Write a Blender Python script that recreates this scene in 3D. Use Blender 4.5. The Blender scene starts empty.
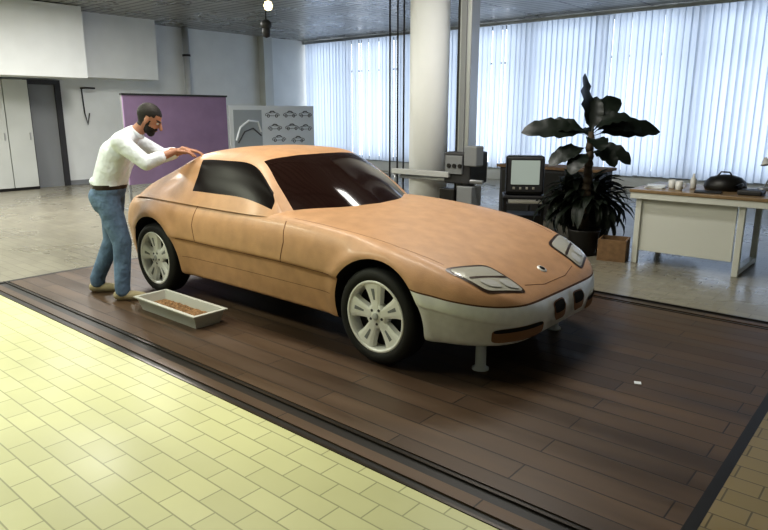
import bpy, bmesh, math, random
from mathutils import Vector, Matrix
from mathutils.bvhtree import BVHTree
random.seed(7)
scene=bpy.context.scene
COL=bpy.context.collection

# ------------------------------------------------------------------ materials
def mat(name,col,rough=.5,metal=0,emit=None,estr=0,noise=0,nscale=20,bump=0,bscale=80,coat=0,spec=.5,bdist=.01):
    m=bpy.data.materials.new(name);m.use_nodes=True
    nt=m.node_tree;b=nt.nodes['Principled BSDF']
    b.inputs['Base Color'].default_value=(*col,1)
    b.inputs['Roughness'].default_value=rough
    b.inputs['Metallic'].default_value=metal
    b.inputs['Specular IOR Level'].default_value=spec
    if coat: b.inputs['Coat Weight'].default_value=coat; b.inputs['Coat Roughness'].default_value=.15
    if emit: b.inputs['Emission Color'].default_value=(*emit,1); b.inputs['Emission Strength'].default_value=estr
    if noise or bump:
        tc=nt.nodes.new('ShaderNodeTexCoord')
    if noise:
        n=nt.nodes.new('ShaderNodeTexNoise');n.inputs['Scale'].default_value=nscale;n.inputs['Detail'].default_value=5
        nt.links.new(tc.outputs['Object'],n.inputs['Vector'])
        r=nt.nodes.new('ShaderNodeMapRange');r.inputs['From Min'].default_value=.3;r.inputs['From Max'].default_value=.7
        r.inputs['To Min'].default_value=1-noise;r.inputs['To Max'].default_value=1+noise
        nt.links.new(n.outputs['Fac'],r.inputs['Value'])
        v=nt.nodes.new('ShaderNodeVectorMath');v.operation='SCALE';v.inputs[0].default_value=col
        nt.links.new(r.outputs['Result'],v.inputs['Scale'])
        nt.links.new(v.outputs['Vector'],b.inputs['Base Color'])
    if bump:
        n=nt.nodes.new('ShaderNodeTexNoise');n.inputs['Scale'].default_value=bscale;n.inputs['Detail'].default_value=3
        nt.links.new(tc.outputs['Object'],n.inputs['Vector'])
        bp=nt.nodes.new('ShaderNodeBump');bp.inputs['Strength'].default_value=bump;bp.inputs['Distance'].default_value=bdist
        nt.links.new(n.outputs['Fac'],bp.inputs['Height']);nt.links.new(bp.outputs['Normal'],b.inputs['Normal'])
    return m
def tilemat(name,c1,c2,cm,w,h,mortar,rough,offset=.5,noise=.15,bump=.3,nscale=1.2,rot=0,roughvar=.1,spec=.5,stretch=(1,1,1)):
    m=bpy.data.materials.new(name);m.use_nodes=True
    nt=m.node_tree;b=nt.nodes['Principled BSDF'];L=nt.links
    tc=nt.nodes.new('ShaderNodeTexCoord');mp=nt.nodes.new('ShaderNodeMapping');mp.inputs['Rotation'].default_value=(0,0,rot)
    L.new(tc.outputs['Object'],mp.inputs['Vector'])
    br=nt.nodes.new('ShaderNodeTexBrick');br.offset=offset
    br.inputs['Scale'].default_value=1;br.inputs['Brick Width'].default_value=w;br.inputs['Row Height'].default_value=h
    br.inputs['Mortar Size'].default_value=mortar;br.inputs['Mortar Smooth'].default_value=.2
    br.inputs['Color1'].default_value=(*c1,1);br.inputs['Color2'].default_value=(*c2,1);br.inputs['Mortar'].default_value=(*cm,1)
    L.new(mp.outputs['Vector'],br.inputs['Vector'])
    mp2=nt.nodes.new('ShaderNodeMapping');mp2.inputs['Scale'].default_value=stretch
    L.new(tc.outputs['Object'],mp2.inputs['Vector'])
    n=nt.nodes.new('ShaderNodeTexNoise');n.inputs['Scale'].default_value=nscale;n.inputs['Detail'].default_value=6
    L.new(mp2.outputs['Vector'],n.inputs['Vector'])
    r=nt.nodes.new('ShaderNodeMapRange');r.inputs['From Min'].default_value=.3;r.inputs['From Max'].default_value=.7
    r.inputs['To Min'].default_value=1-noise;r.inputs['To Max'].default_value=1+noise
    L.new(n.outputs['Fac'],r.inputs['Value'])
    v=nt.nodes.new('ShaderNodeVectorMath');v.operation='SCALE'
    L.new(br.outputs['Color'],v.inputs[0]);L.new(r.outputs['Result'],v.inputs['Scale']);L.new(v.outputs['Vector'],b.inputs['Base Color'])
    r2=nt.nodes.new('ShaderNodeMapRange');r2.inputs['From Min'].default_value=.3;r2.inputs['From Max'].default_value=.7
    r2.inputs['To Min'].default_value=rough-roughvar;r2.inputs['To Max'].default_value=rough+roughvar
    L.new(n.outputs['Fac'],r2.inputs['Value']);L.new(r2.outputs['Result'],b.inputs['Roughness'])
    bp=nt.nodes.new('ShaderNodeBump');bp.inputs['Strength'].default_value=bump;bp.inputs['Distance'].default_value=.004;bp.invert=True
    L.new(br.outputs['Fac'],bp.inputs['Height']);L.new(bp.outputs['Normal'],b.inputs['Normal'])
    b.inputs['Specular IOR Level'].default_value=spec
    return m

M_clay=mat('clay',(.47,.275,.150),.46,noise=.10,nscale=9,bump=.35,bscale=170,coat=.08,bdist=.004)
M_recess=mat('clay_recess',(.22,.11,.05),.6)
M_silver=mat('silver_film',(.74,.74,.72),.34,.25,noise=.05)
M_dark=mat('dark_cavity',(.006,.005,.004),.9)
M_seam=mat('seam',(.09,.035,.012),.8)
M_glass=mat('black_glass',(.016,.007,.006),.09,spec=.5)
M_glass2=mat('side_glass',(.006,.004,.004),.30,spec=.10)
M_lamp=mat('headlamp_glass',(.50,.49,.43),.14,.15,coat=.5)
M_lampframe=mat('headlamp_frame',(.05,.03,.02),.3)
M_lens=mat('headlamp_reflector',(.85,.85,.82),.1,.5)
M_tyre=mat('tyre_rubber',(.012,.012,.012),.65)
M_alloy=mat('alloy',(.82,.82,.80),.38,.15)
M_steel=mat('steel',(.42,.43,.44),.35,.6)
M_rail=mat('rail_steel',(.05,.042,.035),.3,.6)
M_white=mat('wall_white',(.68,.70,.69),.75,noise=.04,nscale=2)
M_col=mat('column_white',(.84,.86,.86),.6,noise=.03,nscale=2)
M_white2=mat('panel_white',(.52,.54,.52),.6,noise=.04,nscale=2)
M_ceil=tilemat('ceiling_metal',(.26,.26,.25),(.34,.34,.32),(.02,.02,.02),1.2,.20,.026,.30,offset=0,noise=.12,bump=.5)
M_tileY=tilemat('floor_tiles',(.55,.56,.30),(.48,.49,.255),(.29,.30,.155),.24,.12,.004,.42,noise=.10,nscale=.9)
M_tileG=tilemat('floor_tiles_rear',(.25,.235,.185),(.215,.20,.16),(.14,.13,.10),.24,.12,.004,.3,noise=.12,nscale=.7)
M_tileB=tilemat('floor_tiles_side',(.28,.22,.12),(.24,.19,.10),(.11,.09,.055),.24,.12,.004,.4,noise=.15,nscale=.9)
M_plat=tilemat('platform_boards',(.098,.062,.038),(.066,.042,.027),(.016,.011,.008),1.25,.155,.004,.43,noise=.26,nscale=1.6,bump=.5,roughvar=.08,stretch=(.5,4,1))
M_black=mat('black_metal',(.010,.009,.008),.45)
M_dgrey=mat('dark_grey',(.035,.035,.038),.5)
M_grey=mat('grey_paint',(.22,.23,.24),.5)
M_lgrey=mat('light_grey_paint',(.46,.47,.47),.5)
M_purple=mat('purple_board',(.30,.21,.35),.7,noise=.08,nscale=3)
M_paper=mat('paper',(.80,.84,.88),.8)
M_print=mat('print_grey',(.42,.46,.5),.8)
M_ink=mat('ink',(.10,.10,.11),.8)
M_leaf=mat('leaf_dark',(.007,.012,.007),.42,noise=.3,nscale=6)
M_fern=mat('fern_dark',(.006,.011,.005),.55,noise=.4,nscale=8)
M_stem=mat('stem',(.05,.035,.02),.7)
M_crate=mat('crate_wood',(.20,.12,.06),.7,noise=.2)
M_desk=mat('desk_white',(.62,.63,.58),.45)
M_desktop=mat('desk_top_wood',(.26,.18,.10),.35,noise=.1)
M_shirt=mat('shirt_cotton',(.74,.79,.86),.85,bump=.5,bscale=11,bdist=.05)
M_jeans=mat('denim',(.12,.185,.30),.85,noise=.3,nscale=9,bump=.5,bscale=13,bdist=.05)
M_belt=mat('belt',(.02,.012,.008),.5)
M_skin=mat('skin',(.40,.20,.13),.55)
M_hair=mat('hair',(.010,.007,.006),.6,bump=.6,bscale=90)
M_eye=mat('eye_white',(.6,.58,.55),.3)
M_shoe=mat('suede',(.42,.36,.24),.85)
M_tray=mat('tray_plastic',(.48,.49,.46),.45)
M_chips=mat('clay_shavings',(.24,.14,.07),.9,noise=.4,nscale=40,bump=1,bscale=60)
M_screen=mat('crt_screen',(.10,.12,.11),.15,emit=(.55,.62,.55),estr=.42)
M_beige=mat('beige_plastic',(.33,.32,.28),.5)
M_bulb=mat('lamp_bulb',(1,.9,.6),.4,emit=(1,.80,.42),estr=5)
M_fill=mat('fill_diffuser',(1,.95,.85),.4,emit=(1,.92,.75),estr=3)  # glowing face of the added ceiling fill lights
M_cup=mat('ceramic',(.7,.7,.68),.3)

M_blind=bpy.data.materials.new('blind_fabric');M_blind.use_nodes=True
nt=M_blind.node_tree;nt.nodes.clear()
o=nt.nodes.new('ShaderNodeOutputMaterial');d=nt.nodes.new('ShaderNodeBsdfDiffuse');t=nt.nodes.new('ShaderNodeBsdfTranslucent');mx=nt.nodes.new('ShaderNodeMixShader')
d.inputs[0].default_value=(.70,.73,.77,1);t.inputs[0].default_value=(.60,.68,.80,1);mx.inputs[0].default_value=.55
nt.links.new(d.outputs[0],mx.inputs[1]);nt.links.new(t.outputs[0],mx.inputs[2]);nt.links.new(mx.outputs[0],o.inputs[0])

# ------------------------------------------------------------------ helpers
def grp(name,loc=(0,0,0)):
    e=bpy.data.objects.new(name,None);COL.objects.link(e);e.empty_display_size=.1;return e
def mkobj(name,verts,faces,m=None,parent=None,smooth=False):
    me=bpy.data.meshes.new(name);me.from_pydata([tuple(v) for v in verts],[],faces);me.update()
    bm=bmesh.new();bm.from_mesh(me);bmesh.ops.recalc_face_normals(bm,faces=bm.faces);bm.to_mesh(me);bm.free()
    ob=bpy.data.objects.new(name,me);COL.objects.link(ob)
    if m:
        for q in (m if isinstance(m,(list,tuple)) else [m]): me.materials.append(q)
    if parent: ob.parent=parent
    if smooth:
        for p in me.polygons:p.use_smooth=True
    return ob
def box(name,p0,p1,m,parent=None,bev=0,rotz=0,pivot=None):
    x0,y0,z0=p0;x1,y1,z1=p1
    c=Vector(((x0+x1)/2,(y0+y1)/2,(z0+z1)/2))
    vs=[Vector((x,y,z)) for x in (x0,x1) for y in (y0,y1) for z in (z0,z1)]
    if rotz:
        pv=Vector(pivot) if pivot else c
        R=Matrix.Rotation(rotz,3,'Z');vs=[pv+R@(v-pv) for v in vs]
    f=[(0,1,3,2),(4,6,7,5),(0,4,5,1),(2,3,7,6),(0,2,6,4),(1,5,7,3)]
    ob=mkobj(name,vs,f,m,parent)
    if bev:
        b=ob.modifiers.new('b','BEVEL');b.width=bev;b.segments=2
    return ob
def lathe(name,prof,origin,axis,m,parent=None,seg=48,smooth=True,cap=True):
    """prof list of (r,h) ; axis direction vector"""
    ax=Vector(axis).normalized();t=Vector((0,0,1)) if abs(ax.z)<.9 else Vector((1,0,0))
    u=ax.cross(t).normalized();v=ax.cross(u)
    O=Vector(origin);vs=[];fs=[]
    for r,h in prof:
        for k in range(seg):
            a=2*math.pi*k/seg;vs.append(O+ax*h+u*(r*math.cos(a))+v*(r*math.sin(a)))
    n=len(prof)
    for i in range(n-1):
        for k in range(seg):
            k2=(k+1)%seg;fs.append((i*seg+k,i*seg+k2,(i+1)*seg+k2,(i+1)*seg+k))
    if cap and prof[0][0]>1e-4: fs.append(tuple(range(seg)))
    if cap and prof[-1][0]>1e-4: fs.append(tuple((n-1)*seg+k for k in reversed(range(seg))))
    ob=mkobj(name,vs,fs,m,parent)
    bm=bmesh.new();bm.from_mesh(ob.data);bmesh.ops.remove_doubles(bm,verts=bm.verts,dist=1e-5);bmesh.ops.recalc_face_normals(bm,faces=bm.faces);bm.to_mesh(ob.data);bm.free()
    if smooth:
        for p in ob.data.polygons:p.use_smooth=len(p.vertices)<=4
    return ob
def cyl(name,a,b,r,m,parent=None,seg=24,r2=None):
    a=Vector(a);b=Vector(b);L=(b-a).length
    return lathe(name,[(r,0),(r if r2 is None else r2,L)],a,b-a,m,parent,seg)
def tube(name,pts,r,m,parent=None,res=2):
    cu=bpy.data.curves.new(name,'CURVE');cu.dimensions='3D';cu.bevel_depth=r;cu.bevel_resolution=res
    s=cu.splines.new('POLY');s.points.add(len(pts)-1)
    for i,p in enumerate(pts): s.points[i].co=(*p,1)
    cu.materials.append(m);ob=bpy.data.objects.new(name,cu);COL.objects.link(ob)
    if parent: ob.parent=parent
    return ob
def bake(ob):
    dg=bpy.context.evaluated_depsgraph_get();dg.update()
    me=bpy.data.meshes.new_from_object(ob.evaluated_get(dg));old=ob.data
    ob.modifiers.clear();ob.data=me;return ob
def interp(tab,x):
    xs=[t[0] for t in tab];ys=[t[1] for t in tab];n=len(xs)
    if x<=xs[0]:return ys[0]
    if x>=xs[-1]:return ys[-1]
    i=max(k for k in range(n-1) if xs[k]<=x)
    def sl(k):
        if k==0 or k==n-1:
            k=max(1,min(n-2,k));
        d0=(ys[k]-ys[k-1])/(xs[k]-xs[k-1]);d1=(ys[k+1]-ys[k])/(xs[k+1]-xs[k])
        if d0*d1<=0:return 0
        return 2*d0*d1/(d0+d1)
    h=xs[i+1]-xs[i];t=(x-xs[i])/h;m0,m1=sl(i),sl(i+1)
    return (2*t**3-3*t*t+1)*ys[i]+(t**3-2*t*t+t)*h*m0+(-2*t**3+3*t*t)*ys[i+1]+(t**3-t*t)*h*m1
def catmull(P,n):
    """P list of Vectors -> dense list with n subdivisions per span"""
    out=[];N=len(P)
    for i in range(N-1):
        p0=P[i-1] if i>0 else P[0]*2-P[1];p1=P[i];p2=P[i+1];p3=P[i+2] if i+2<N else P[-1]*2-P[-2]
        for k in range(n):
            t=k/n
            out.append(.5*((2*p1)+(p2-p0)*t+(2*p0-5*p1+4*p2-p3)*t*t+(3*p1-p0-3*p2+p3)*t**3))
    out.append(P[-1].copy());return out
def sstep(a,b,x):
    t=max(0,min(1,(x-a)/(b-a)));return t*t*(3-2*t)

# ------------------------------------------------------------------ room shell
XL,XR,YF,YB,HC=-15.0,3.5,-3.0,14.0,3.7
PX0,PX1,PY0,PY1=-6.7,-.55,2.22,5.4
box('floor',(XL,YF,-.2),(XR,YB,-.06),M_dgrey)
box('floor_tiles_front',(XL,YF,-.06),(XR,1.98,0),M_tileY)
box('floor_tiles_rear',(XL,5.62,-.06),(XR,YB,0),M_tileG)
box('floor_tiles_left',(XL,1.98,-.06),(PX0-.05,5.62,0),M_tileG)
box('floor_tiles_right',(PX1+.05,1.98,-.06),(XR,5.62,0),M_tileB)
pl=grp('measuring_platform')
box('deck',(PX0,PY0,-.055),(PX1,PY1,0),M_plat,pl)
for y0,y1,s in ((1.98,2.22,1),(5.40,5.62,-1)):
    box('rail_bed',(PX0-.05,y0,-.055),(PX1+.05,y1,-.006),M_black,pl)
    box('rail_board',(PX0-.05,y0+.06,-.006),(PX1+.05,y0+.13,.002),M_plat,pl)
    for yy in (y0+.002,y0+.20): box('rail_strip',(PX0-.05,yy,-.006),(PX1+.05,yy+.016,.004),M_rail,pl)
for x0 in (PX0-.05,PX1):
    box('edge_frame',(x0,1.98,-.05),(x0+.05,5.62,.001),M_black,pl)
box('ceiling',(XL,YF,HC),(XR,YB,HC+.15),M_ceil)
box('wall_left',(XL-.2,YF,0),(XL,YB,HC),M_white)
box('wall_right',(XR,YF,0),(XR+.2,YB,HC),M_white)
box('wall_front',(XL,YF-.2,0),(XR,YF,HC),M_white)
box('wall_back_sill',(XL,YB,0),(XR,YB+.25,.28),M_white)
box('wall_back_header',(XL,YB,3.62),(XR,YB+.25,HC),M_white)
box('trim_1',(XL,YB-.05,.28),(XR,YB+.25,.31),M_grey)
wi=0
x=XL
while x<XR-.1:
    wi+=1
    w=grp('window_%d'%wi)
    x1=min(x+1.85,XR)
    box('frame_l',(x,YB+.08,.31),(x+.07,YB+.18,3.62),M_dgrey,w)
    box('frame_r',(x1-.07,YB+.08,.31),(x1,YB+.18,3.62),M_dgrey,w)
    box('frame_t',(x+.07,YB+.08,3.54),(x1-.07,YB+.18,3.62),M_dgrey,w)
    box('frame_b',(x+.07,YB+.08,.31),(x1-.07,YB+.18,.39),M_dgrey,w)
    box('transom',(x+.07,YB+.10,2.75),(x1-.07,YB+.16,2.80),M_dgrey,w)
    x+=1.85
bl=grp('vertical_blinds')
vs=[];fs=[];x=XL+.15
while x<XR-.05:
    a=math.radians(random.uniform(0,34) if (int((x+15)/1.85)%2==0) else random.uniform(-30,14))
    wd=.150;dx=wd/2*math.cos(a);dy=wd/2*math.sin(a);Y0=YB-.16;zb=.30+random.uniform(-.01,.01)
    k=len(vs);c=.012
    P=[(-1,0),(-.33,c),(.33,c),(1,0)]
    for z in (zb,3.60):
        for q,b in P: vs.append((x+dx*q,Y0+dy*q+b,z))
    for j in range(3): fs.append((k+j,k+j+1,k+5+j,k+4+j))
    x+=.127
mkobj('slats',vs,fs,M_blind,bl)
box('head_rail',(XL,YB-.2,3.60),(XR,YB-.11,3.66),M_steel,bl)

box('wall_left_bulkhead',(XL,YF,2.36),(XL+.75,8.5,HC),M_white)
box('wall_left_pier',(XL+.75,YF,2.30),(XL+1.5,6.45,HC-.02),M_white)
lk=grp('wall_cabinet')
for i in range(9):
    y=5.72-.5*(i+1)
    box('door_panel_%d'%i,(XL,y+.008,.06),(XL+.32,y+.492,2.28),M_white2,lk,bev=.006)
    box('handle_%d'%i,(XL+.32,y+.42,1.05),(XL+.34,y+.44,1.2),M_steel,lk)
box('plinth',(XL,1.22,0),(XL+.30,5.72,.06),M_black,lk)
dr=grp('door_1')
box('leaf',(XL+.02,5.80,0),(XL+.07,6.35,2.2),M_grey,dr)
box('frame',(XL,6.35,0),(XL+.12,6.47,2.3),M_dgrey,dr)
box('frame_2',(XL,5.74,0),(XL+.12,5.80,2.3),M_dgrey,dr)
box('head',(XL,5.80,2.2),(XL+.12,6.35,2.3),M_dgrey,dr)
box('baseboard_left',(XL,6.5,0),(XL+.03,YB,.1),M_grey)
pp=grp('wall_pipe')
cyl('pipe',(XL+.12,9.7,0),(XL+.12,9.7,HC),.08,M_lgrey,pp)
for z in (1,2,3): cyl('clip',(XL+.12,9.7,z),(XL+.12,9.7,z+.05),.1,M_dgrey,pp)
box('wall_pilaster',(XL,12.1,0),(XL+.25,12.4,HC),M_white2)
hk=grp('wall_hook_rack')
tube('hook',[(XL+.05,6.95,2.15),(XL+.2,6.95,2.15),(XL+.2,7.2,2.15)],.02,M_black,hk)
tube('hose',[(XL+.08,6.95,2.15),(XL+.08,6.97,1.6),(XL+.08,7.02,1.35),(XL+.08,7.08,1.6)],.015,M_black,hk)

pb=grp('purple_pinboard')
box('panel',(-10.04,5.3,.45),(-10.0,7.28,1.88),M_purple,pb)
for y in (5.3,7.24): box('post',(-10.08,y,0),(-10.04,y+.04,1.9),M_steel,pb)
for y in (5.3,7.24): box('foot',(-10.3,y,0),(-9.8,y+.04,.04),M_steel,pb)
box('top_rail',(-10.06,5.28,1.88),(-9.99,7.3,1.91),M_dgrey,pb)
wb=grp('drawing_board')
box('panel',(-10.04,7.34,.45),(-10.0,9.45,1.74),M_paper,wb)
for y in (7.36,9.40): box('post',(-10.08,y,0),(-10.04,y+.04,1.74),M_steel,wb)
for y in (7.36,9.40): box('foot',(-10.3,y,0),(-9.8,y+.04,.04),M_steel,wb)
def sketch(cy,cz,s,flip=1):
    xx=-9.998
    prof=[(-1,.0),(-1,.18),(-.85,.27),(-.5,.32),(-.25,.52),(.15,.54),(.45,.33),(.8,.27),(1,.12),(1,0),(-1,0)]
    tube('sketch_line',[(xx,cy+flip*a*s,cz+b*s) for a,b in prof],.005,M_ink,wb,1)
    tube('sketch_line',[(xx,cy+flip*a*s,cz+b*s) for a,b in [(-.42,.33),(-.22,.47),(.12,.48),(.35,.33),(-.42,.33)]],.007,M_ink,wb,1)
    for w in (-.6,.6):
        tube('sketch_wheel',[(xx,cy+w*s+.17*s*math.cos(k*.524),cz+.17*s*math.sin(k*.524)) for k in range(13)],.006,M_ink,wb,1)
for cy0,cz0 in ((8.35,1.55),(8.8,1.55),(9.22,1.55),(8.4,1.30),(8.85,1.30),(9.22,1.28),(8.5,1.08),(9.0,1.05)):
    sketch(cy0,cz0,.17,random.choice((-1,1)))
box('print_sheet',(-10.0,7.42,.95),(-9.996,8.08,1.66),M_print,wb)
tube('print_line',[(-9.99,7.46,1.10),(-9.99,7.56,1.34),(-9.99,7.76,1.46),(-9.99,7.98,1.44),(-9.99,8.05,1.25)],.02,M_paper,wb,1)
tube('print_line',[(-9.99,7.5,1.05),(-9.99,7.66,1.26),(-9.99,7.86,1.32),(-9.99,8.05,1.18)],.012,M_ink,wb,1)

cn=grp('column')
cyl('shaft',(-5.08,6.84,0),(-5.08,6.84,HC),.25,M_col,cn,64)
cyl('base_ring',(-5.08,6.84,0),(-5.08,6.84,.1),.27,M_grey,cn,64)

ma=grp('measuring_machine')
box('base',(-4.80,6.5,0),(-4.3,7.0,.12),M_dgrey,ma,.01)
box('mast',(-4.55,6.68,.12),(-4.36,6.86,3.6),M_steel,ma,.008)
box('mast_groove',(-4.49,6.665,.2),(-4.42,6.68,3.6),M_grey,ma)
box('mast_scale',(-4.545,6.672,.2),(-4.52,6.68,3.4),M_black,ma)
box('carriage',(-4.60,6.52,.76),(-4.22,6.92,1.14),M_dgrey,ma,.02)
box('carriage_plate',(-4.56,6.49,.88),(-4.32,6.52,1.10),M_grey,ma,.005)
box('motor',(-4.30,6.50,.98),(-4.12,6.66,1.22),M_grey,ma,.015)
box('head_block',(-4.38,6.48,.50),(-4.16,6.70,.74),M_grey,ma,.01)
box('control_box',(-4.62,6.46,.36),(-4.4,6.60,.70),M_black,ma,.01)
cyl('arm',(-5.30,6.55,.80),(-4.05,6.55,.80),.025,M_steel,ma)
box('arm_beam',(-5.40,6.47,.835),(-4.5,6.53,.90),M_lgrey,ma,.004)
cyl('probe',(-5.36,6.50,.68),(-5.36,6.50,.84),.012,M_steel,ma)
for i in range(3): cyl('knob_%d'%i,(-4.5+.08*i,6.47,.98),(-4.5+.08*i,6.49,.98),.025,M_black,ma)
tw=grp('cable_bundle')
for i,(dx,dy) in enumerate(((0,0),(.09,.05),(.25,-.02))):
    cyl('cable_%d'%i,(-5.62+dx,6.70+dy,0),(-5.62+dx,6.70+dy,3.6),.011,M_black,tw,8)

mo=grp('crt_monitor_cart')
pv=(-3.98,7.42,0)
def mb(n,a,b,m,bev=.01): return box(n,(pv[0]+a[0],pv[1]+a[1],a[2]),(pv[0]+b[0],pv[1]+b[1],b[2]),m,mo,bev,rotz=math.radians(32),pivot=pv)
mb('cart_shelf',(-.26,-.22,.55),(.26,.22,.59),M_dgrey)
mb('cart_base',(-.26,-.22,.1),(.26,.22,.14),M_dgrey)
for a in (-.25,.21):
    for b in (-.21,.17): mb('leg',(a,b,0),(a+.04,b+.04,.55),M_black,.003)
mb('recorder',(-.22,-.2,.14),(.22,.2,.34),M_black)
mb('housing',(-.235,-.20,.60),(.235,.05,1.08),M_black,.03)
mb('housing_back',(-.18,.05,.66),(.18,.24,1.0),M_dgrey,.03)
mb('bezel',(-.215,-.212,.64),(.215,-.20,1.06),M_dgrey,.01)
mb('screen',(-.175,-.226,.73),(.175,-.208,1.03),M_screen,.012)
for i in range(4): mb('knob_%d'%i,(-.15+.08*i,-.225,.67),(-.12+.08*i,-.21,.70),M_beige,.003)
mb('keyboard_shelf',(-.22,-.42,.50),(.22,-.2,.52),M_dgrey,.005)
mb('keyboard',(-.2,-.42,.52),(.2,-.26,.55),M_beige,.005)

sb=grp('low_cabinet')
box('carcass',(-5.2,8.9,.02),(-3.6,9.4,.78),M_dgrey,sb,.01)
box('top',(-5.25,8.87,.78),(-3.55,9.42,.82),M_crate,sb,.005)
for i in range(3): box('drawer_%d'%i,(-5.15+.53*i,8.88,.1),(-4.66+.53*i,8.9,.74),M_black,sb,.004)

# ------------------------------------------------------------------ plants
def leafmesh(vs,fs,base,az,elev,L,W,droop,fold=.25,n=10,stalk=.15,roll=0):
    d=Vector((math.cos(az),math.sin(az),0));side0=Vector((-math.sin(az),math.cos(az),0))
    pts=[];p=Vector(base);e=elev
    for i in range(n+1):
        pts.append((p.copy(),e));p=p+(d*math.cos(e)+Vector((0,0,1))*math.sin(e))*(L/n);e-=droop/n
    k=len(vs)
    for i,(p,e) in enumerate(pts):
        t=i/n
        if t<stalk:w=.010
        else:
            u=(t-stalk)/(1-stalk);w=W/2*(max(.0,math.sin(math.pi*min(1,u**.85)))**.55)+.003
        up0=Vector((-math.cos(az)*math.sin(e),-math.sin(az)*math.sin(e),math.cos(e)))
        rr=roll*min(1,t*3)
        side=side0*math.cos(rr)+up0*math.sin(rr);up=up0*math.cos(rr)-side0*math.sin(rr)
        for q in (-1,-.5,0,.5,1):
            wob=.04*math.sin(i*2.1+q*3) if abs(q)==1 else 0
            vs.append(p+side*(w*q)+up*(abs(q)*w*fold+wob*w*4))
    for i in range(n):
        for j in range(4):
            a=k+i*5+j;fs.append((a,a+1,a+6,a+5))
rp=grp('banana_plant')
bx,by=-2.98,7.05
vs=[];fs=[]
R2=lambda a:math.radians(a)
rightaz=math.degrees(math.atan2(.649,.760)) # room azimuth
for da,el,L,W,dr_,z,ro in ((5,20,.82,.26,35,1.34,50),(-8,42,.60,.22,85,1.36,45),(-30,0,.50,.20,50,1.24,40),
     (182,20,.80,.26,36,1.34,-50),(172,36,.62,.22,75,1.36,-40),(196,0,.55,.20,45,1.22,-40),
     (158,72,.66,.24,-18,1.38,-20),(28,66,.58,.26,52,1.38,40),(60,80,.45,.20,20,1.36,20),(-20,62,.5,.2,90,1.36,35),
     (-90,30,.42,.22,90,1.28,0),(95,40,.55,.24,70,1.30,0),(-60,10,.42,.2,70,1.18,20),(220,-5,.42,.2,60,1.16,-20)):
    leafmesh(vs,fs,(bx,by,z),R2(rightaz+da),R2(el),L,W,R2(dr_),stalk=.2,roll=R2(ro),fold=.18,n=14)
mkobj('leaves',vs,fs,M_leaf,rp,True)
cyl('trunk',(bx,by,.3),(bx,by,1.40),.05,M_stem,rp,12,.03)
for i in range(9):
    z=.55+.09*i;lathe('leaf_sheath_%d'%i,[(.052-.002*i,0),(.06-.002*i,.04),(.045-.002*i,.1)],(bx,by,z),(.1*math.sin(i*2.4),.1*math.cos(i*2.4),1),M_stem,rp,12)
lathe('pot',[(.14,0),(.18,.28),(.19,.30),(.16,.30),(.15,.26),(0,.25)],(bx,by,0),(0,0,1),M_black,rp,32)
fp=grp('potted_fern')
vs=[];fs=[]
for i in range(330):
    az=random.uniform(0,2*math.pi);el=random.uniform(.1,1.5)
    leafmesh(vs,fs,(-3.10+random.uniform(-.16,.16),7.30+random.uniform(-.12,.12),random.uniform(.42,.66)),az,el,random.uniform(.33,.58),random.uniform(.06,.12),random.uniform(1.2,2.8),n=7,stalk=.1)
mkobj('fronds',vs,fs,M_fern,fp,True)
lathe('pot',[(.17,0),(.22,.40),(.23,.43),(.20,.43),(.19,.38),(0,.38)],(-3.08,7.52,0),(0,0,1),M_dgrey,fp,32)
cr=grp('wooden_crate')
R=math.radians(12);pc=(-2.62,7.02,0)
for n_,a,b in (('bottom',(-2.76,6.88,0),(-2.46,7.18,.02)),('f',(-2.76,6.88,.02),(-2.46,6.9,.24)),('b',(-2.76,7.16,.02),(-2.46,7.18,.24)),('l',(-2.76,6.9,.02),(-2.74,7.16,.24)),('r',(-2.48,6.9,.02),(-2.46,7.16,.24))):
    box('side_'+n_,a,b,M_crate,cr,.002,rotz=R,pivot=pc)

# ------------------------------------------------------------------ desk
dk=grp('office_desk')
DX0,DX1,DY0,DY1,DZ=-2.40,-.4,7.0,7.9,.81
box('top',(DX0-.06,DY0-.06,DZ-.035),(DX1,DY1,DZ),M_desktop,dk,.006)
box('top_edge',(DX0-.05,DY0-.05,DZ-.10),(DX1-.01,DY1-.01,DZ-.036),M_desk,dk,.004)
box('modesty_panel',(DX0,DY0+.03,.14),(-1.42,DY0+.06,DZ-.10),M_desk,dk,.004)
box('pedestal',(DX0,DY0+.06,.14),(DX0+.5,DY1-.1,DZ-.10),M_desk,dk,.006)
for x in (DX0,-1.4,DX1-.08):
    for y in (DY0,DY1-.1): box('leg',(x,y,0),(x+.06,y+.06,DZ-.10),M_desk,dk,.006)
box('foot_rail',(-1.4,DY0+.06,.02),(-1.34,DY1-.1,.07),M_desk,dk)
for nm,(x,y) in (('coffee_mug',(-2.12,7.25)),('coffee_mug',(-2.02,7.15))):
    g=grp(nm);lathe('cup',[(.028,0),(.035,.01),(.038,.095),(.034,.095),(.031,.012),(0,.012)],(x,y,DZ),(0,0,1),M_cup,g,24)
    tube('handle',[(x+.036,y,DZ+.075),(x+.06,y,DZ+.07),(x+.062,y,DZ+.035),(x+.036,y,DZ+.025)],.005,M_cup,g)
pg=grp('paper_stack')
for i in range(4): box('sheet_%d'%i,(-2.38,7.15,DZ+.006*i),(-2.20,7.40,DZ+.005+.006*i),M_paper,pg,rotz=.1*i)
bt=grp('glue_bottle');lathe('body',[(.025,0),(.03,.01),(.03,.1),(.012,.13),(.010,.16),(0,.16)],(-1.95,7.4,DZ),(0,0,1),M_cup,bt,20)
nb=grp('notebook');box('cover',(-1.85,7.02,DZ),(-1.6,7.2,DZ+.015),M_dgrey,nb,.003,rotz=.2)
ph=grp('telephone')
box('base',(-1.46,7.10,DZ),(-1.24,7.30,DZ+.05),M_dgrey,ph,.015)
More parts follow.
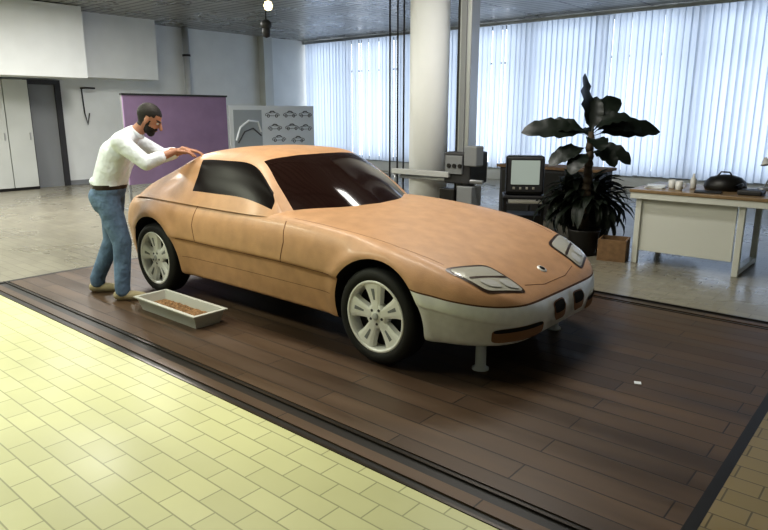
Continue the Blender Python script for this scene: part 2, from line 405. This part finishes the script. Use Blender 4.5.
tube('handset',[(-1.47,7.12,DZ+.07),(-1.45,7.18,DZ+.085),(-1.45,7.24,DZ+.085),(-1.47,7.31,DZ+.07)],.022,M_black,ph)
oc=grp('leather_bag')
lathe('body',[(.19,0),(.205,.03),(.20,.08),(.15,.13),(.07,.155),(0,.16)],(-1.66,7.50,DZ),(0,0,1),M_black,oc,28)
tube('handle',[(-1.74,7.45,DZ+.13),(-1.70,7.45,DZ+.19),(-1.62,7.45,DZ+.19),(-1.58,7.45,DZ+.13)],.008,M_belt,oc)
dl=grp('desk_lamp')
lathe('base',[(.07,0),(.07,.02),(.02,.03),(0,.03)],(-1.34,7.75,DZ),(0,0,1),M_steel,dl,24)
tube('arm',[(-1.34,7.75,DZ+.02),(-1.28,7.75,DZ+.2),(-1.36,7.72,DZ+.32)],.008,M_steel,dl)
lathe('shade',[(.015,0),(.045,.07),(.05,.08),(.04,.07),(.012,0)],(-1.36,7.72,DZ+.34),(0.2,-.2,-1),M_cup,dl,24)

# ------------------------------------------------------------------ added ceiling fill lights, hanging lamps
def lum(n,x,y,e,sx=1.5,sy=.3,col=(1,.93,.78)):  # fixtures added overhead out of view, to fill the room with light
    g=grp('added_ceiling_light')
    box('housing',(x-sx/2-.04,y-sy/2-.04,HC-.07),(x+sx/2+.04,y+sy/2+.04,HC),M_grey,g)
    box('diffuser',(x-sx/2,y-sy/2,HC-.08),(x+sx/2,y+sy/2,HC-.07),M_fill,g)
    l=bpy.data.lights.new('fill_light','AREA');l.shape='RECTANGLE';l.size=sx;l.size_y=sy;l.energy=e;l.color=col
    lo=bpy.data.objects.new('fill_light',l);COL.objects.link(lo);lo.location=(x,y,HC-.10);lo.parent=g
W1=(1,.945,.84)
lum(0,-2.9,2.9,50,col=W1);lum(0,-5.0,3.2,48,col=W1);lum(0,-5.1,.4,68,1.8,.4,(.96,1,.80));lum(0,-7.6,.8,100,1.8,.4,(.96,1,.82))
W_=(1,.98,.94)
lum(0,-9.5,4.0,100,col=W_);lum(0,-3.2,5.6,48,col=W_);lum(0,-12.4,2.2,200,col=W_);lum(0,-10.6,5.9,130,col=W_)
pd=grp('pendant_lamp')
cyl('rod',(-7.81,6.47,2.93),(-7.81,6.47,HC),.010,M_black,pd,8)
lathe('holder',[(.04,0),(.08,.04),(.08,.10),(.03,.14),(0,.14)],(-7.81,6.47,2.80),(0,0,1),M_dgrey,pd,20)
lathe('bulb',[(0,-.09),(.05,-.07),(.065,0),(.05,.06),(0,.08)],(-7.81,6.47,2.77),(0,0,1),M_dgrey,pd,20)
sp=grp('globe_lamp')
lathe('bulb',[(0,-.06),(.04,-.045),(.055,0),(.04,.045),(0,.06)],(-6.61,5.52,2.90),(0,0,1),M_bulb,sp,20)
cyl('rod',(-6.61,5.52,2.95),(-6.61,5.52,HC),.012,M_dgrey,sp)

# ------------------------------------------------------------------ CAR
CY=3.85
car=grp('clay_model_car')
RX,FX,WZ=-5.25,-2.60,.322
T_zc=[(-5.97,.56),(-5.93,.76),(-5.85,.84),(-5.6,.885),(-5.25,.91),(-4.8,.92),(-4.2,.92),(-3.6,.915),(-3.3,.90),(-3.0,.87),(-2.6,.80),(-2.3,.73),(-2.1,.67),(-1.95,.61),(-1.85,.56),(-1.78,.515),(-1.73,.465),(-1.70,.40)]
T_sh=[(-5.97,.54),(-5.93,.72),(-5.85,.80),(-5.6,.855),(-5.25,.875),(-4.8,.87),(-4.2,.86),(-3.6,.86),(-3.3,.85),(-3.0,.83),(-2.6,.785),(-2.3,.72),(-2.1,.655),(-1.95,.595),(-1.85,.545),(-1.78,.50),(-1.73,.45),(-1.70,.39)]
T_zb=[(-5.97,.46),(-5.93,.36),(-5.85,.30),(-5.6,.25),(-5.2,.22),(-2.2,.22),(-1.85,.225),(-1.78,.235),(-1.73,.26),(-1.70,.33)]
T_w=[(-5.97,.60),(-5.93,.72),(-5.85,.805),(-5.6,.88),(-5.25,.918),(-4.8,.912),(-4.2,.905),(-3.6,.908),(-3.0,.915),(-2.6,.92),(-2.3,.905),(-2.1,.872),(-1.95,.80),(-1.85,.715),(-1.78,.61),(-1.73,.48),(-1.70,.30)]
def section(x):
    w=interp(T_w,x);zs=interp(T_sh,x);zc=interp(T_zc,x);zb=interp(T_zb,x);k=w/.92;h=zs-zb
    a=.022*sstep(-5.0,-4.7,x)*(1-sstep(-3.0,-2.75,x))
    P=[(0,zb),(.5*w,zb),(w-.17*k,zb),(w-.085*k,zb+.012),(w-.045*k-a,zb+.10*h),(w-.024*k-a,zb+.30*h),(w-.008*k-a,zb+.49*h),(w,zb+.535*h),(w,zb+.62*h),(w-.012*k,zb+.76*h),(w-.038*k,zb+.89*h),(w-.095*k,zs),(w-.2*k,zs+.3*(zc-zs)+.008*k),(.6*w,zs+.62*(zc-zs)+.006*k),(.3*w,zs+.92*(zc-zs)),(0,zc)]
    D=catmull([Vector((p[0],0,p[1])) for p in P],4)
    out=[]
    for v in D:
        d,z=v.x,v.z
        for wx in (RX,FX):
            r=math.hypot(x-wx,z-WZ)
            if d>.7*w and z>.2: d+=.020*math.exp(-((r-.41)/.055)**2)*sstep(.7*w,.9*w,d)
        out.append((d,z))
    return out
xs=[]
x=-5.97
while x<-1.7001:
    xs.append(x)
    st=.03
    if x<-5.8 or x>-1.9: st=.012
    x+=st
xs.append(-1.70)
vs=[];rings=[]
for x in xs:
    S=section(x);ring=[]
    for d,z in S: ring.append(len(vs));vs.append((x,CY-d,z))
    for d,z in reversed(S[1:-1]): ring.append(len(vs));vs.append((x,CY+d,z))
    rings.append(ring)
fs=[]
for i in range(len(rings)-1):
    a,b=rings[i],rings[i+1];n=len(a)
    for j in range(n): fs.append((a[j],a[(j+1)%n],b[(j+1)%n],b[j]))
fs.append(tuple(rings[0]));fs.append(tuple(reversed(rings[-1])))
MATS=[M_clay,M_silver,M_dark,M_seam]
body=mkobj('body_shell',vs,fs,MATS,car)
bm=bmesh.new();bm.from_mesh(body.data)
def plane_no(): return Vector((.16,0,1)).normalized()
for off in (0,.009):
    geom=[f for f in bm.faces if f.calc_center_median().x>-2.32]
    ed=set(e for f in geom for e in f.edges);ve=set(v for f in geom for v in f.verts)
    bmesh.ops.bisect_plane(bm,geom=list(geom)+list(ed)+list(ve),plane_co=Vector((-2.24,CY,.548+off)),plane_no=plane_no())
bm.faces.ensure_lookup_table()
for f in bm.faces:
    c=f.calc_center_median();f.smooth=True
    if c.x>-2.30:
        dd=(c-Vector((-2.24,CY,.548))).dot(plane_no())
        if dd<0: f.material_index=1
        elif dd<.009: f.material_index=3
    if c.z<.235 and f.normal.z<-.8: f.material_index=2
bm.to_mesh(body.data);bm.free()
cutters=[]
for wx in (RX,FX):
    for s in (-1,1):
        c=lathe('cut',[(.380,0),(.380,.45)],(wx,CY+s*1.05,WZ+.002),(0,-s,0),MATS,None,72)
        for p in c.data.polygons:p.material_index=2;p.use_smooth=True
        cutters.append(c)
for c in cutters:
    md=body.modifiers.new('arch','BOOLEAN');md.operation='DIFFERENCE';md.object=c;md.solver='EXACT'
bake(body)
for c in cutters: bpy.data.objects.remove(c,do_unlink=True)
me=body.data
try: me.set_sharp_from_angle(angle=math.radians(35))
except Exception as e: print(e)
ribs=[ # centre(x,d,z), mid, cantrail, lower, base
 [(-3.30,0,.885),(-3.38,.36,.883),(-3.60,.70,.862),(-3.62,.745,.856),(-3.63,.78,.845)],
 [(-3.66,0,1.095),(-3.70,.34,1.09),(-3.82,.655,1.045),(-3.76,.74,.955),(-3.73,.83,.850)],
 [(-4.03,0,1.280),(-4.05,.31,1.272),(-4.11,.575,1.225),(-4.08,.72,1.06),(-4.03,.845,.848)],
 [(-4.45,0,1.318),(-4.45,.31,1.308),(-4.45,.590,1.255),(-4.44,.73,1.07),(-4.42,.85,.85)],
 [(-4.86,0,1.290),(-4.86,.31,1.283),(-4.86,.600,1.235),(-4.82,.735,1.06),(-4.80,.855,.855)],
 [(-5.22,0,1.150),(-5.22,.33,1.15),(-5.20,.615,1.115),(-5.18,.74,1.00),(-5.17,.855,.86)],
 [(-5.58,0,.985),(-5.58,.36,.985),(-5.55,.66,.965),(-5.53,.76,.92),(-5.52,.84,.855)],
 [(-5.84,0,.84),(-5.84,.38,.83),(-5.80,.68,.81),(-5.80,.72,.80),(-5.80,.75,.79)]]
NS,NT=10,8
dense=[]
cols=[catmull([Vector(r[j]) for r in ribs],NS) for j in range(5)]
nI=len(cols[0])
for i in range(nI):
    dense.append(catmull([cols[j][i] for j in range(5)],NT))
nJ=len(dense[0])
vs=[];idx={}
for i in range(nI):
    for j in range(nJ):
        v=dense[i][j];idx[(i,j,-1)]=len(vs);vs.append((v.x,CY-v.y,v.z))
    for j in range(nJ):
        v=dense[i][j]
        if j==0: idx[(i,0,1)]=idx[(i,0,-1)]
        else: idx[(i,j,1)]=len(vs);vs.append((v.x,CY+v.y,v.z))
fs=[];mi=[]
for i in range(nI-1):
    for j in range(nJ-1):
        s=(i+.5)/NS;t=(j+.5)/NT
        m=0
        if .0<s<1.9 and t<1.87: m=1
        if .9<s<1.9+1.95 and 2.2<t<3.5 : m=2
        if 4.3<s<5.9 and t<1.6: m=1
        for sd in (-1,1):
            fs.append((idx[(i,j,sd)],idx[(i+1,j,sd)],idx[(i+1,j+1,sd)],idx[(i,j+1,sd)]));mi.append(m)
gh=mkobj('greenhouse',vs,fs,[M_clay,M_glass,M_glass2],car,True)
for p,m in zip(gh.data.polygons,mi): p.material_index=m
bmg=bmesh.new();bmg.from_mesh(body.data);bvh=BVHTree.FromBMesh(bmg)
def hit(o,d,off=.003,b=None):
    r=(b or bvh).ray_cast(Vector(o),Vector(d).normalized())
    if r[0] is None:return None
    n=r[1]
    if n.dot(Vector(d))>0:n=-n
    return r[0]+n*off
def patch(name,quad,d,m,off=.004,exp=5,nr=8,na=48,lift=0,parent=car):
    """quad: 4 corners projected onto the body along d, rounded superellipse outline"""
    q=[Vector(p) for p in quad];vs=[];fs=[]
    def pt(u,v):
        u=(u+1)/2;v=(v+1)/2
        return (q[0]*(1-u)+q[1]*u)*(1-v)+(q[3]*(1-u)+q[2]*u)*v
    last=None
    for i in range(nr+1):
        r=i/nr
        for k in range(na):
            a=2*math.pi*k/na;c,s=math.cos(a),math.sin(a)
            rr=(abs(c)**exp+abs(s)**exp)**(-1/exp)
            p=pt(r*rr*c,r*rr*s);h=hit(p,d,off+lift*(1-r*r))
            if h is None:h=last or p
            last=h;vs.append(h)
    for i in range(nr):
        for k in range(na):
            k2=(k+1)%na;fs.append((i*na+k,i*na+k2,(i+1)*na+k2,(i+1)*na+k))
    return mkobj(name,vs,fs,m,parent,True)
def line(name,pts,d,m=M_seam,r=.0035,off=.0,n=10,b=None):
    P=[]
    for i in range(len(pts)-1):
        for k in range(n):
            t=k/n;P.append(Vector(pts[i])*(1-t)+Vector(pts[i+1])*t)
    P.append(Vector(pts[-1]))
    H=[h for h in (hit(p,d,off,b) for p in P) if h is not None]
    if len(H)>1: tube(name,H,r,m,car)
for s in (-1,1):
    yo=CY+s*1.6;d=(0,-s,0)
    line('door_seam',[(-4.60,yo,.87),(-4.62,yo,.70),(-4.57,yo,.555)],d,r=.0028)
    line('door_seam',[(-3.50,yo,.84),(-3.47,yo,.70),(-3.50,yo,.555)],d,r=.0028)
    line('sill_seam',[(-4.86,yo,.555),(-2.98,yo,.545)],d,n=30,r=.003)
    line('sill_seam',[(-4.84,yo,.40),(-3.02,yo,.40)],d,n=30,r=.0015)
    C=lambda x,dd:(x,CY+s*dd,1.5)
    patch('headlight_frame',[C(-2.17,.785),C(-1.885,.70),C(-1.785,.385),C(-2.08,.42)],(0,0,-1),M_lampframe,.003,7)
    patch('headlight_glass',[C(-2.145,.760),C(-1.897,.685),C(-1.802,.40),C(-2.062,.44)],(0,0,-1),M_lamp,.006,7,lift=.004)
    patch('headlight_divider',[C(-2.03,.70),C(-2.012,.70),C(-1.92,.42),C(-1.94,.42)],(0,0,-1),M_lampframe,.010,6)
    patch('headlight_reflector',[C(-1.985,.67),C(-1.915,.65),C(-1.87,.55),C(-1.95,.565)],(0,0,-1),M_lens,.013,3)
    patch('headlight_reflector',[C(-1.94,.53),C(-1.86,.52),C(-1.825,.43),C(-1.90,.44)],(0,0,-1),M_lens,.013,3)
    F=lambda dd,z:(-1.2,CY+s*dd,z)
    patch('kidney_frame',[F(.045,.300),F(.235,.305),F(.245,.452),F(.045,.462)],(-1,0,0),M_silver,.012,4)
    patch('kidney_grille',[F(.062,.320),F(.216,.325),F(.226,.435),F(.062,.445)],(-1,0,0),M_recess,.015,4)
    patch('kidney_shade',[F(.075,.365),F(.205,.365),F(.212,.428),F(.075,.436)],(-1,0,0),M_dark,.017,4)  # shade inside the grille, drawn as a flat dark patch
    dv=Vector((-.8,-s*.6,0))
    G=lambda x,dd,z:Vector((x,CY+s*dd,z))-dv*.6
    patch('lower_intake',[G(-1.70,.33,.262),G(-1.85,.70,.262),G(-1.85,.70,.352),G(-1.70,.33,.352)],dv,M_recess,.004,6)
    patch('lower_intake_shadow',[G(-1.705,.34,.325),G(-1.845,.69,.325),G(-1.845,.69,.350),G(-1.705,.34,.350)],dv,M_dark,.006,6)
    line('hood_seam',[(-3.45,CY+s*.80,1.5),(-3.0,CY+s*.80,1.5),(-2.5,CY+s*.78,1.5),(-2.19,CY+s*.72,1.5)],(0,0,-1),r=.0012,n=14)
line('hood_front_seam',[(-1.84,CY-.34,1.5),(-1.80,CY-.15,1.5),(-1.80,CY+.15,1.5),(-1.84,CY+.34,1.5)],(0,0,-1),r=.002)
h=hit((-1.90,CY,1.5),(0,0,-1),.0)
lathe('badge',[(.0,.008),(.026,.007),(.034,.004),(.036,-.004)],h,(.45,0,.9),M_silver,car,28)
lathe('badge_inner',[(.0,.010),(.02,.009),(.021,.004)],h,(.45,0,.9),M_dark,car,28)
def wheel(wx,s):
    O=(wx,CY+s*.905,WZ);ax=(0,-s,0)
    lathe('tyre',[(.232,.014),(.252,-.002),(.278,-.005),(.303,.006),(.317,.024),(.3205,.05),(.3205,.16),(.30,.19),(.232,.20)],O,ax,M_tyre,car,72,cap=False)
    lathe('rim',[(.20,.20),(.208,.10),(.214,.03),(.220,.008),(.230,.002),(.240,.004),(.243,.012),(.236,.03)],O,ax,M_alloy,car,72,cap=False)
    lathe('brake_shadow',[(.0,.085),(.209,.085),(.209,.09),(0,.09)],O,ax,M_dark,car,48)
    lathe('hub',[(0,.014),(.03,.014),(.034,.018),(.062,.020),(.084,.024),(.088,.07),(0,.07)],O,ax,M_alloy,car,40)
    lathe('hub_cap',[(0,.006),(.022,.008),(.026,.014)],O,ax,M_lgrey,car,24)
    A=Vector(ax);U=Vector((1,0,0));V=Vector((0,0,1));OO=Vector(O)
    for k in range(5):
        a=math.radians(90+72*k+8)
        rd=U*math.cos(a)+V*math.sin(a);tg=-U*math.sin(a)+V*math.cos(a)
        vs=[]
        for r,w,h0,h1 in ((.05,.036,.018,.06),(.10,.050,.022,.06),(.16,.066,.018,.055),(.200,.086,.013,.05),(.222,.100,.010,.05)):
            for q,hh in ((-1,h1),(-.85,h0+.006),(-.5,h0),(.5,h0),(.85,h0+.006),(1,h1)):
                vs.append(OO+rd*r+tg*(w*q)+A*hh)
        fs=[]
        for i in range(4):
            for j in range(5): fs.append((i*6+j,i*6+j+1,(i+1)*6+j+1,(i+1)*6+j))
        mkobj('spoke',vs,fs,M_alloy,car)
        vs=[OO+rd*r+tg*w+A*h0 for r,w,h0 in ((.11,-.006,.0200),(.11,.006,.0200),(.185,.013,.0135),(.185,-.013,.0135))]
        vs+=[v+A*.004 for v in vs]
        mkobj('spoke_slot',vs,[(0,1,2,3),(4,5,6,7),(0,1,5,4),(1,2,6,5),(2,3,7,6),(3,0,4,7)],M_grey,car)
        a2=a+math.radians(36)
        rd2=U*math.cos(a2)+V*math.sin(a2)
        lathe('lug_bolt',[(0,.016),(.009,.016),(.010,.03)],OO+rd2*.050,ax,M_dgrey,car,10)
for wx in (RX,FX):
    for s in (-1,1): wheel(wx,s)
for s in (-1,1):
    g=grp('support_stand')
    lathe('post',[(.055,0),(.055,.010),(.036,.016),(.034,.19),(.042,.20),(.042,.219),(0,.219)],(-2.03,CY+s*.52,.001),(0,0,1),M_lgrey,g,28)

# ------------------------------------------------------------------ tray
tr=grp('shavings_tray')
x0,x1,y0,y1,hh=-4.92,-4.04,2.54,2.85,.115
vs=[];fs=[]
def ring(ix,z): 
    k=len(vs)
    for (a,b) in ((x0+ix,y0+ix),(x1-ix,y0+ix),(x1-ix,y1-ix),(x0+ix,y1-ix)): vs.append((a,b,z))
    return k
R_=[ring(.05,.001),ring(.0+.02,hh-.008),ring(.0,hh-.008),ring(0,hh),ring(.03,hh),ring(.058,.014)]
for a,b in zip(R_,R_[1:]):
    for j in range(4): fs.append((a+j,a+(j+1)%4,b+(j+1)%4,b+j))
fs.append((0,1,2,3));fs.append(tuple(R_[-1]+j for j in range(4)))
mkobj('basin',vs,fs,M_tray,tr)
vs=[];fs=[];n=26
for i in range(n+1):
    for j in range(n+1):
        u=i/n;v=j/n;e=min(u,1-u,v,1-v)
        z=.045+.03*min(1,e*6)*random.uniform(.2,1)
        vs.append((x0+.045+(x1-x0-.09)*u,y0+.045+(y1-y0-.09)*v,z))
for i in range(n):
    for j in range(n):
        a=i*(n+1)+j;fs.append((a,a+1,a+n+2,a+n+1))
mkobj('shavings',vs,fs,M_chips,tr)
sc=grp('paper_scrap');box('scrap',(-1.20,3.74,.001),(-1.16,3.78,.004),M_paper,sc,rotz=.4)

# ------------------------------------------------------------------ MAN
man=grp('man_leaning_over_car')
MO=Vector((-5.45,2.69,0));MF=Vector((.70,.714,0)).normalized();ML=Vector((-MF.y,MF.x,0));UP=Vector((0,0,1))
def W(f,l,z): return MO+MF*f+ML*l+UP*z
class Blob:
    def __init__(s): s.v=[];s.f=[]
    def cone(s,a,b,r1,r2,seg=20):
        a=Vector(a);b=Vector(b);ax=(b-a);L=ax.length;ax=ax/L if L>1e-6 else UP
        t=UP if abs(ax.z)<.9 else MF
        u=ax.cross(t).normalized();v=ax.cross(u)
        prof=[]
        for k in range(7):
            an=-math.pi/2+k*math.pi/12;prof.append((r1*math.cos(an),r1*math.sin(an)))
        for k in range(7):
            an=k*math.pi/12;prof.append((r2*math.cos(an),L+r2*math.sin(an)))
        base=len(s.v)
        for r,h in prof:
            r=max(r,1e-4)
            for k in range(seg):
                q=2*math.pi*k/seg;s.v.append(a+ax*h+u*(r*math.cos(q))+v*(r*math.sin(q)))
        n=len(prof)
        for i in range(n-1):
            for k in range(seg):
                k2=(k+1)%seg;s.f.append((base+i*seg+k,base+i*seg+k2,base+(i+1)*seg+k2,base+(i+1)*seg+k))
        s.f.append(tuple(base+k for k in reversed(range(seg))));s.f.append(tuple(base+(n-1)*seg+k for k in range(seg)))
    def ell(s,c,A,B,C,seg=24):
        c=Vector(c);base=len(s.v);n=13
        for i in range(n):
            th=-math.pi/2+math.pi*i/(n-1);r=max(math.cos(th),1e-3)
            for k in range(seg):
                q=2*math.pi*k/seg;s.v.append(c+A*(r*math.cos(q))+B*(r*math.sin(q))+C*math.sin(th))
        for i in range(n-1):
            for k in range(seg):
                k2=(k+1)%seg;s.f.append((base+i*seg+k,base+i*seg+k2,base+(i+1)*seg+k2,base+(i+1)*seg+k))
        s.f.append(tuple(base+k for k in reversed(range(seg))));s.f.append(tuple(base+(n-1)*seg+k for k in range(seg)))
    def make(s,name,vox,mats,fn=None,smooth=2,parent=man):
        ob=mkobj(name,s.v,s.f,mats,parent)
        r=ob.modifiers.new('r','REMESH');r.mode='VOXEL';r.voxel_size=vox;r.use_smooth_shade=True
        if smooth:
            q=ob.modifiers.new('s','SMOOTH');q.factor=.5;q.iterations=smooth
        bake(ob)
        if not ob.data.materials:
            for m in mats: ob.data.materials.append(m)
        for p in ob.data.polygons:
            p.use_smooth=True
            if fn: p.material_index=fn(p.center)
        return ob
b=Blob()
for l in (-1,1):
    b.cone(W(.00,l*.080,.95),W(.02,l*.072,1.06),.115,.118)
    b.cone(W(.02,l*.072,1.06),W(.11,l*.095,1.26),.118,.128)
    b.cone(W(.11,l*.095,1.26),W(.185,l*.135,1.375),.128,.080)
    b.cone(W(.185,l*.10,1.38),W(.235,0,1.43),.078,.066)
    b.cone(W(-.05,l*.075,.90),W(-.03,l*.08,.84),.102,.098)
b.cone(W(.01,0,.95),W(.12,0,1.27),.122,.13)
b.ell(W(-.03,0,1.03),MF*.12,ML*.17,UP*.06)
hipR,hipL=W(.0,-.09,.88),W(-.01,.09,.88)
kR,kL=W(.11,-.14,.50),W(-.05,.11,.49)
aR,aL=W(.09,-.18,.12),W(-.22,.12,.13)
b.cone(hipR,kR,.108,.080);b.cone(kR,aR,.078,.064)
b.cone(hipL,kL,.108,.080);b.cone(kL,aL,.078,.064)
b.cone(aR,aR-UP*.035,.066,.064);b.cone(aL,aL-UP*.035,.066,.064)
sR,sL=W(.19,-.20,1.365),W(.19,.20,1.365)
eR,eL=W(.40,-.25,1.195),W(.43,.22,1.225)
wR,wL=W(.61,-.10,1.285),W(.66,.09,1.285)
b.cone(sR,eR,.078,.062);b.cone(sL,eL,.078,.062)
b.cone(eR,eR.lerp(wR,.42),.062,.056);b.cone(eL,eL.lerp(wL,.42),.062,.056)
b.cone(eR.lerp(wR,.3),wR,.041,.028);b.cone(eL.lerp(wL,.3),wL,.041,.028)
NA,NB=W(.235,0,1.40),W(.325,0,1.49)
b.cone(NA,NB,.058,.055)
def bodymat(c):
    r=c-MO;f=r.dot(MF);l=r.dot(ML);z=c.z
    belt=.985+(-.05*f)
    if z<belt-.018:return 1
    if z<belt+.018 and f<.3:return 2
    for e,w in ((eR,wR),(eL,wL)):
        ax=(w-e);t=(c-e).dot(ax)/ax.length_squared
        if t>.60 and f>.38 and (c-(e+ax*t)).length<.08:return 3
    ax=NB-NA;t=(c-NA).dot(ax)/ax.length_squared
    if t>.55 and abs(l)<.075 and z>1.42:return 3
    return 0
b.make('body',.010,[M_shirt,M_jeans,M_belt,M_skin],bodymat,3)
def torus(name,c,ax,R_,r,m):
    prof=[(R_+r*math.cos(k*math.pi/4),r*1.6*math.sin(k*math.pi/4)) for k in range(9)]
    return lathe(name,prof,c,ax,m,man,28,cap=False)
torus('collar',NA.lerp(NB,.45),NB-NA,.063,.011,M_shirt)
for a,nm in ((aR,'r'),(aL,'l')):
    q=Blob()
    base=Vector((a.x,a.y,0))
    q.cone(base+UP*.045-MF*.04,base+UP*.04+MF*.09,.044,.042);q.cone(base+UP*.04+MF*.09,base+UP*.034+MF*.17,.043,.033)
    q.cone(base+UP*.05,a-UP*.04,.047,.047)
    ob=q.make('shoe_'+nm,.007,[M_shoe,M_belt],None,2)
    for v in ob.data.vertices:
        if v.co.z<.008:v.co.z=.002
hf=(MF*.84-UP*.54).normalized();hu=(UP*.84+MF*.54).normalized();hl=ML
hc=W(.395,0,1.548)
h=Blob()
h.ell(hc+hu*.015-hf*.012,hf*.098,hl*.076,hu*.098)
h.ell(hc+hf*.025-hu*.045,hf*.068,hl*.058,hu*.075)
h.cone(hc+hf*.062-hu*.095,hc+hf*.058-hu*.10,.030,.03)
h.cone(hc+hf*.090+hu*.012,hc+hf*.118-hu*.026,.011,.015)
h.ell(hc+hf*.082+hu*.022,hf*.014,hl*.05,hu*.010)
for l in (-1,1): h.ell(hc+hl*l*.078-hf*.005-hu*.012,hf*.020,hl*.010,hu*.032)
h.ell(hc+hf*.088-hu*.058,hf*.012,hl*.026,hu*.010)
h.cone(W(.29,0,1.455),hc-hu*.05-hf*.02,.053,.055)
h.ell(hc+hu*.036-hf*.024,hf*.106,hl*.084,hu*.094)
def headmat(c):
    r=c-hc;f=r.dot(hf);u=r.dot(hu);l=abs(r.dot(hl))
    ear=l>.076 and abs(f+.005)<.022 and -.045<u<.025
    if ear:return 0
    if u>.066:return 1
    if f<.008 and u>-.035:return 1
    if f<-.03 and u>-.085:return 1
    if f<.040 and u>.035 :return 1
    if u<-.045 and f>.0 and not(abs(u+.060)<.005 and l<.02) and u>-.14:return 1
    if -.05<u<-.036 and f>.07 and l<.032:return 1
    if l>.05 and -.06<u<.0 and 0<f<.025:return 1
    if abs(u-.026)<.006 and f>.06 and .012<l<.05:return 1
    return 0
h.make('head',.0055,[M_skin,M_hair],headmat,2)
for l in (-1,1):
    lathe('eye',[(0,-.011),(.008,-.008),(.0115,0),(.008,.008),(0,.011)],hc+hf*.078+hl*l*.031+hu*.006,hf,M_eye,man,16)
    lathe('pupil',[(.0,0),(.0055,-.001)],hc+hf*.0895+hl*l*.031+hu*.004,hf,M_hair,man,12)
def hand(name,w,D,S):
    D=D.normalized();S=(S-D*S.dot(D)).normalized();N=D.cross(S).normalized()
    if N.z<0:N=-N
    q=Blob()
    kn=[]
    for i,(sd,L) in enumerate(((.030,.088),(.010,.092),(-.010,.088),(-.029,.080))):
        k=w+D*L+S*sd;kn.append(k);q.cone(w+D*.012+S*sd*.55,k,.017,.0125,14)
    q.cone(w-D*.03,w+D*.02,.027,.022,14)
    q.ell(w+D*.05,D*.045,S*.036,N*.014)
    for i,k in enumerate(kn):
        ls=[(.040,.026,.020),(.045,.029,.021),(.041,.027,.020),(.032,.021,.018)][i]
        sp=[.12,.03,-.06,-.16][i];p=k;ang=[.10,.16,.2,.22][i]
        for s_,l_ in enumerate(ls):
            dr_=(D*math.cos(ang)+S*sp-N*math.sin(ang)).normalized();p2=p+dr_*l_
            q.cone(p,p2,.0092-.0006*s_,.0088-.0006*s_,12);p=p2;ang+=.30
    t0=w+D*.025+S*.028;t1=t0+(D*.6+S*.75-N*.15).normalized()*.038;t2=t1+(D*.85+S*.4-N*.25).normalized()*.032;t3=t2+(D*.97+S*.1-N*.3).normalized()*.024
    q.cone(t0,t1,.015,.0115,12);q.cone(t1,t2,.0112,.0098,12);q.cone(t2,t3,.0098,.008,12)
    q.make(name,.0032,[M_skin],None,1)
hand('hand_r',wR,W(.80,-.02,1.262)-wR,ML)
hand('hand_l',wL,W(.82,.06,1.262)-wL,-ML)

# ------------------------------------------------------------------ world / camera
w=bpy.data.worlds.new('world');scene.world=w;w.use_nodes=True
bg=w.node_tree.nodes['Background'];bg.inputs[0].default_value=(.86,.92,1,1);bg.inputs[1].default_value=2.9
cam=bpy.data.cameras.new('camera');co=bpy.data.objects.new('camera',cam);COL.objects.link(co)
cam.sensor_width=36;cam.lens=30.0;cam.clip_start=.05
co.location=(0,0,1.6);co.rotation_euler=(math.radians(90-13.35),0,math.radians(40.5))
scene.camera=co
scene.view_settings.view_transform='Standard'
try: scene.view_settings.look='Medium High Contrast'
except Exception as e: print(e)
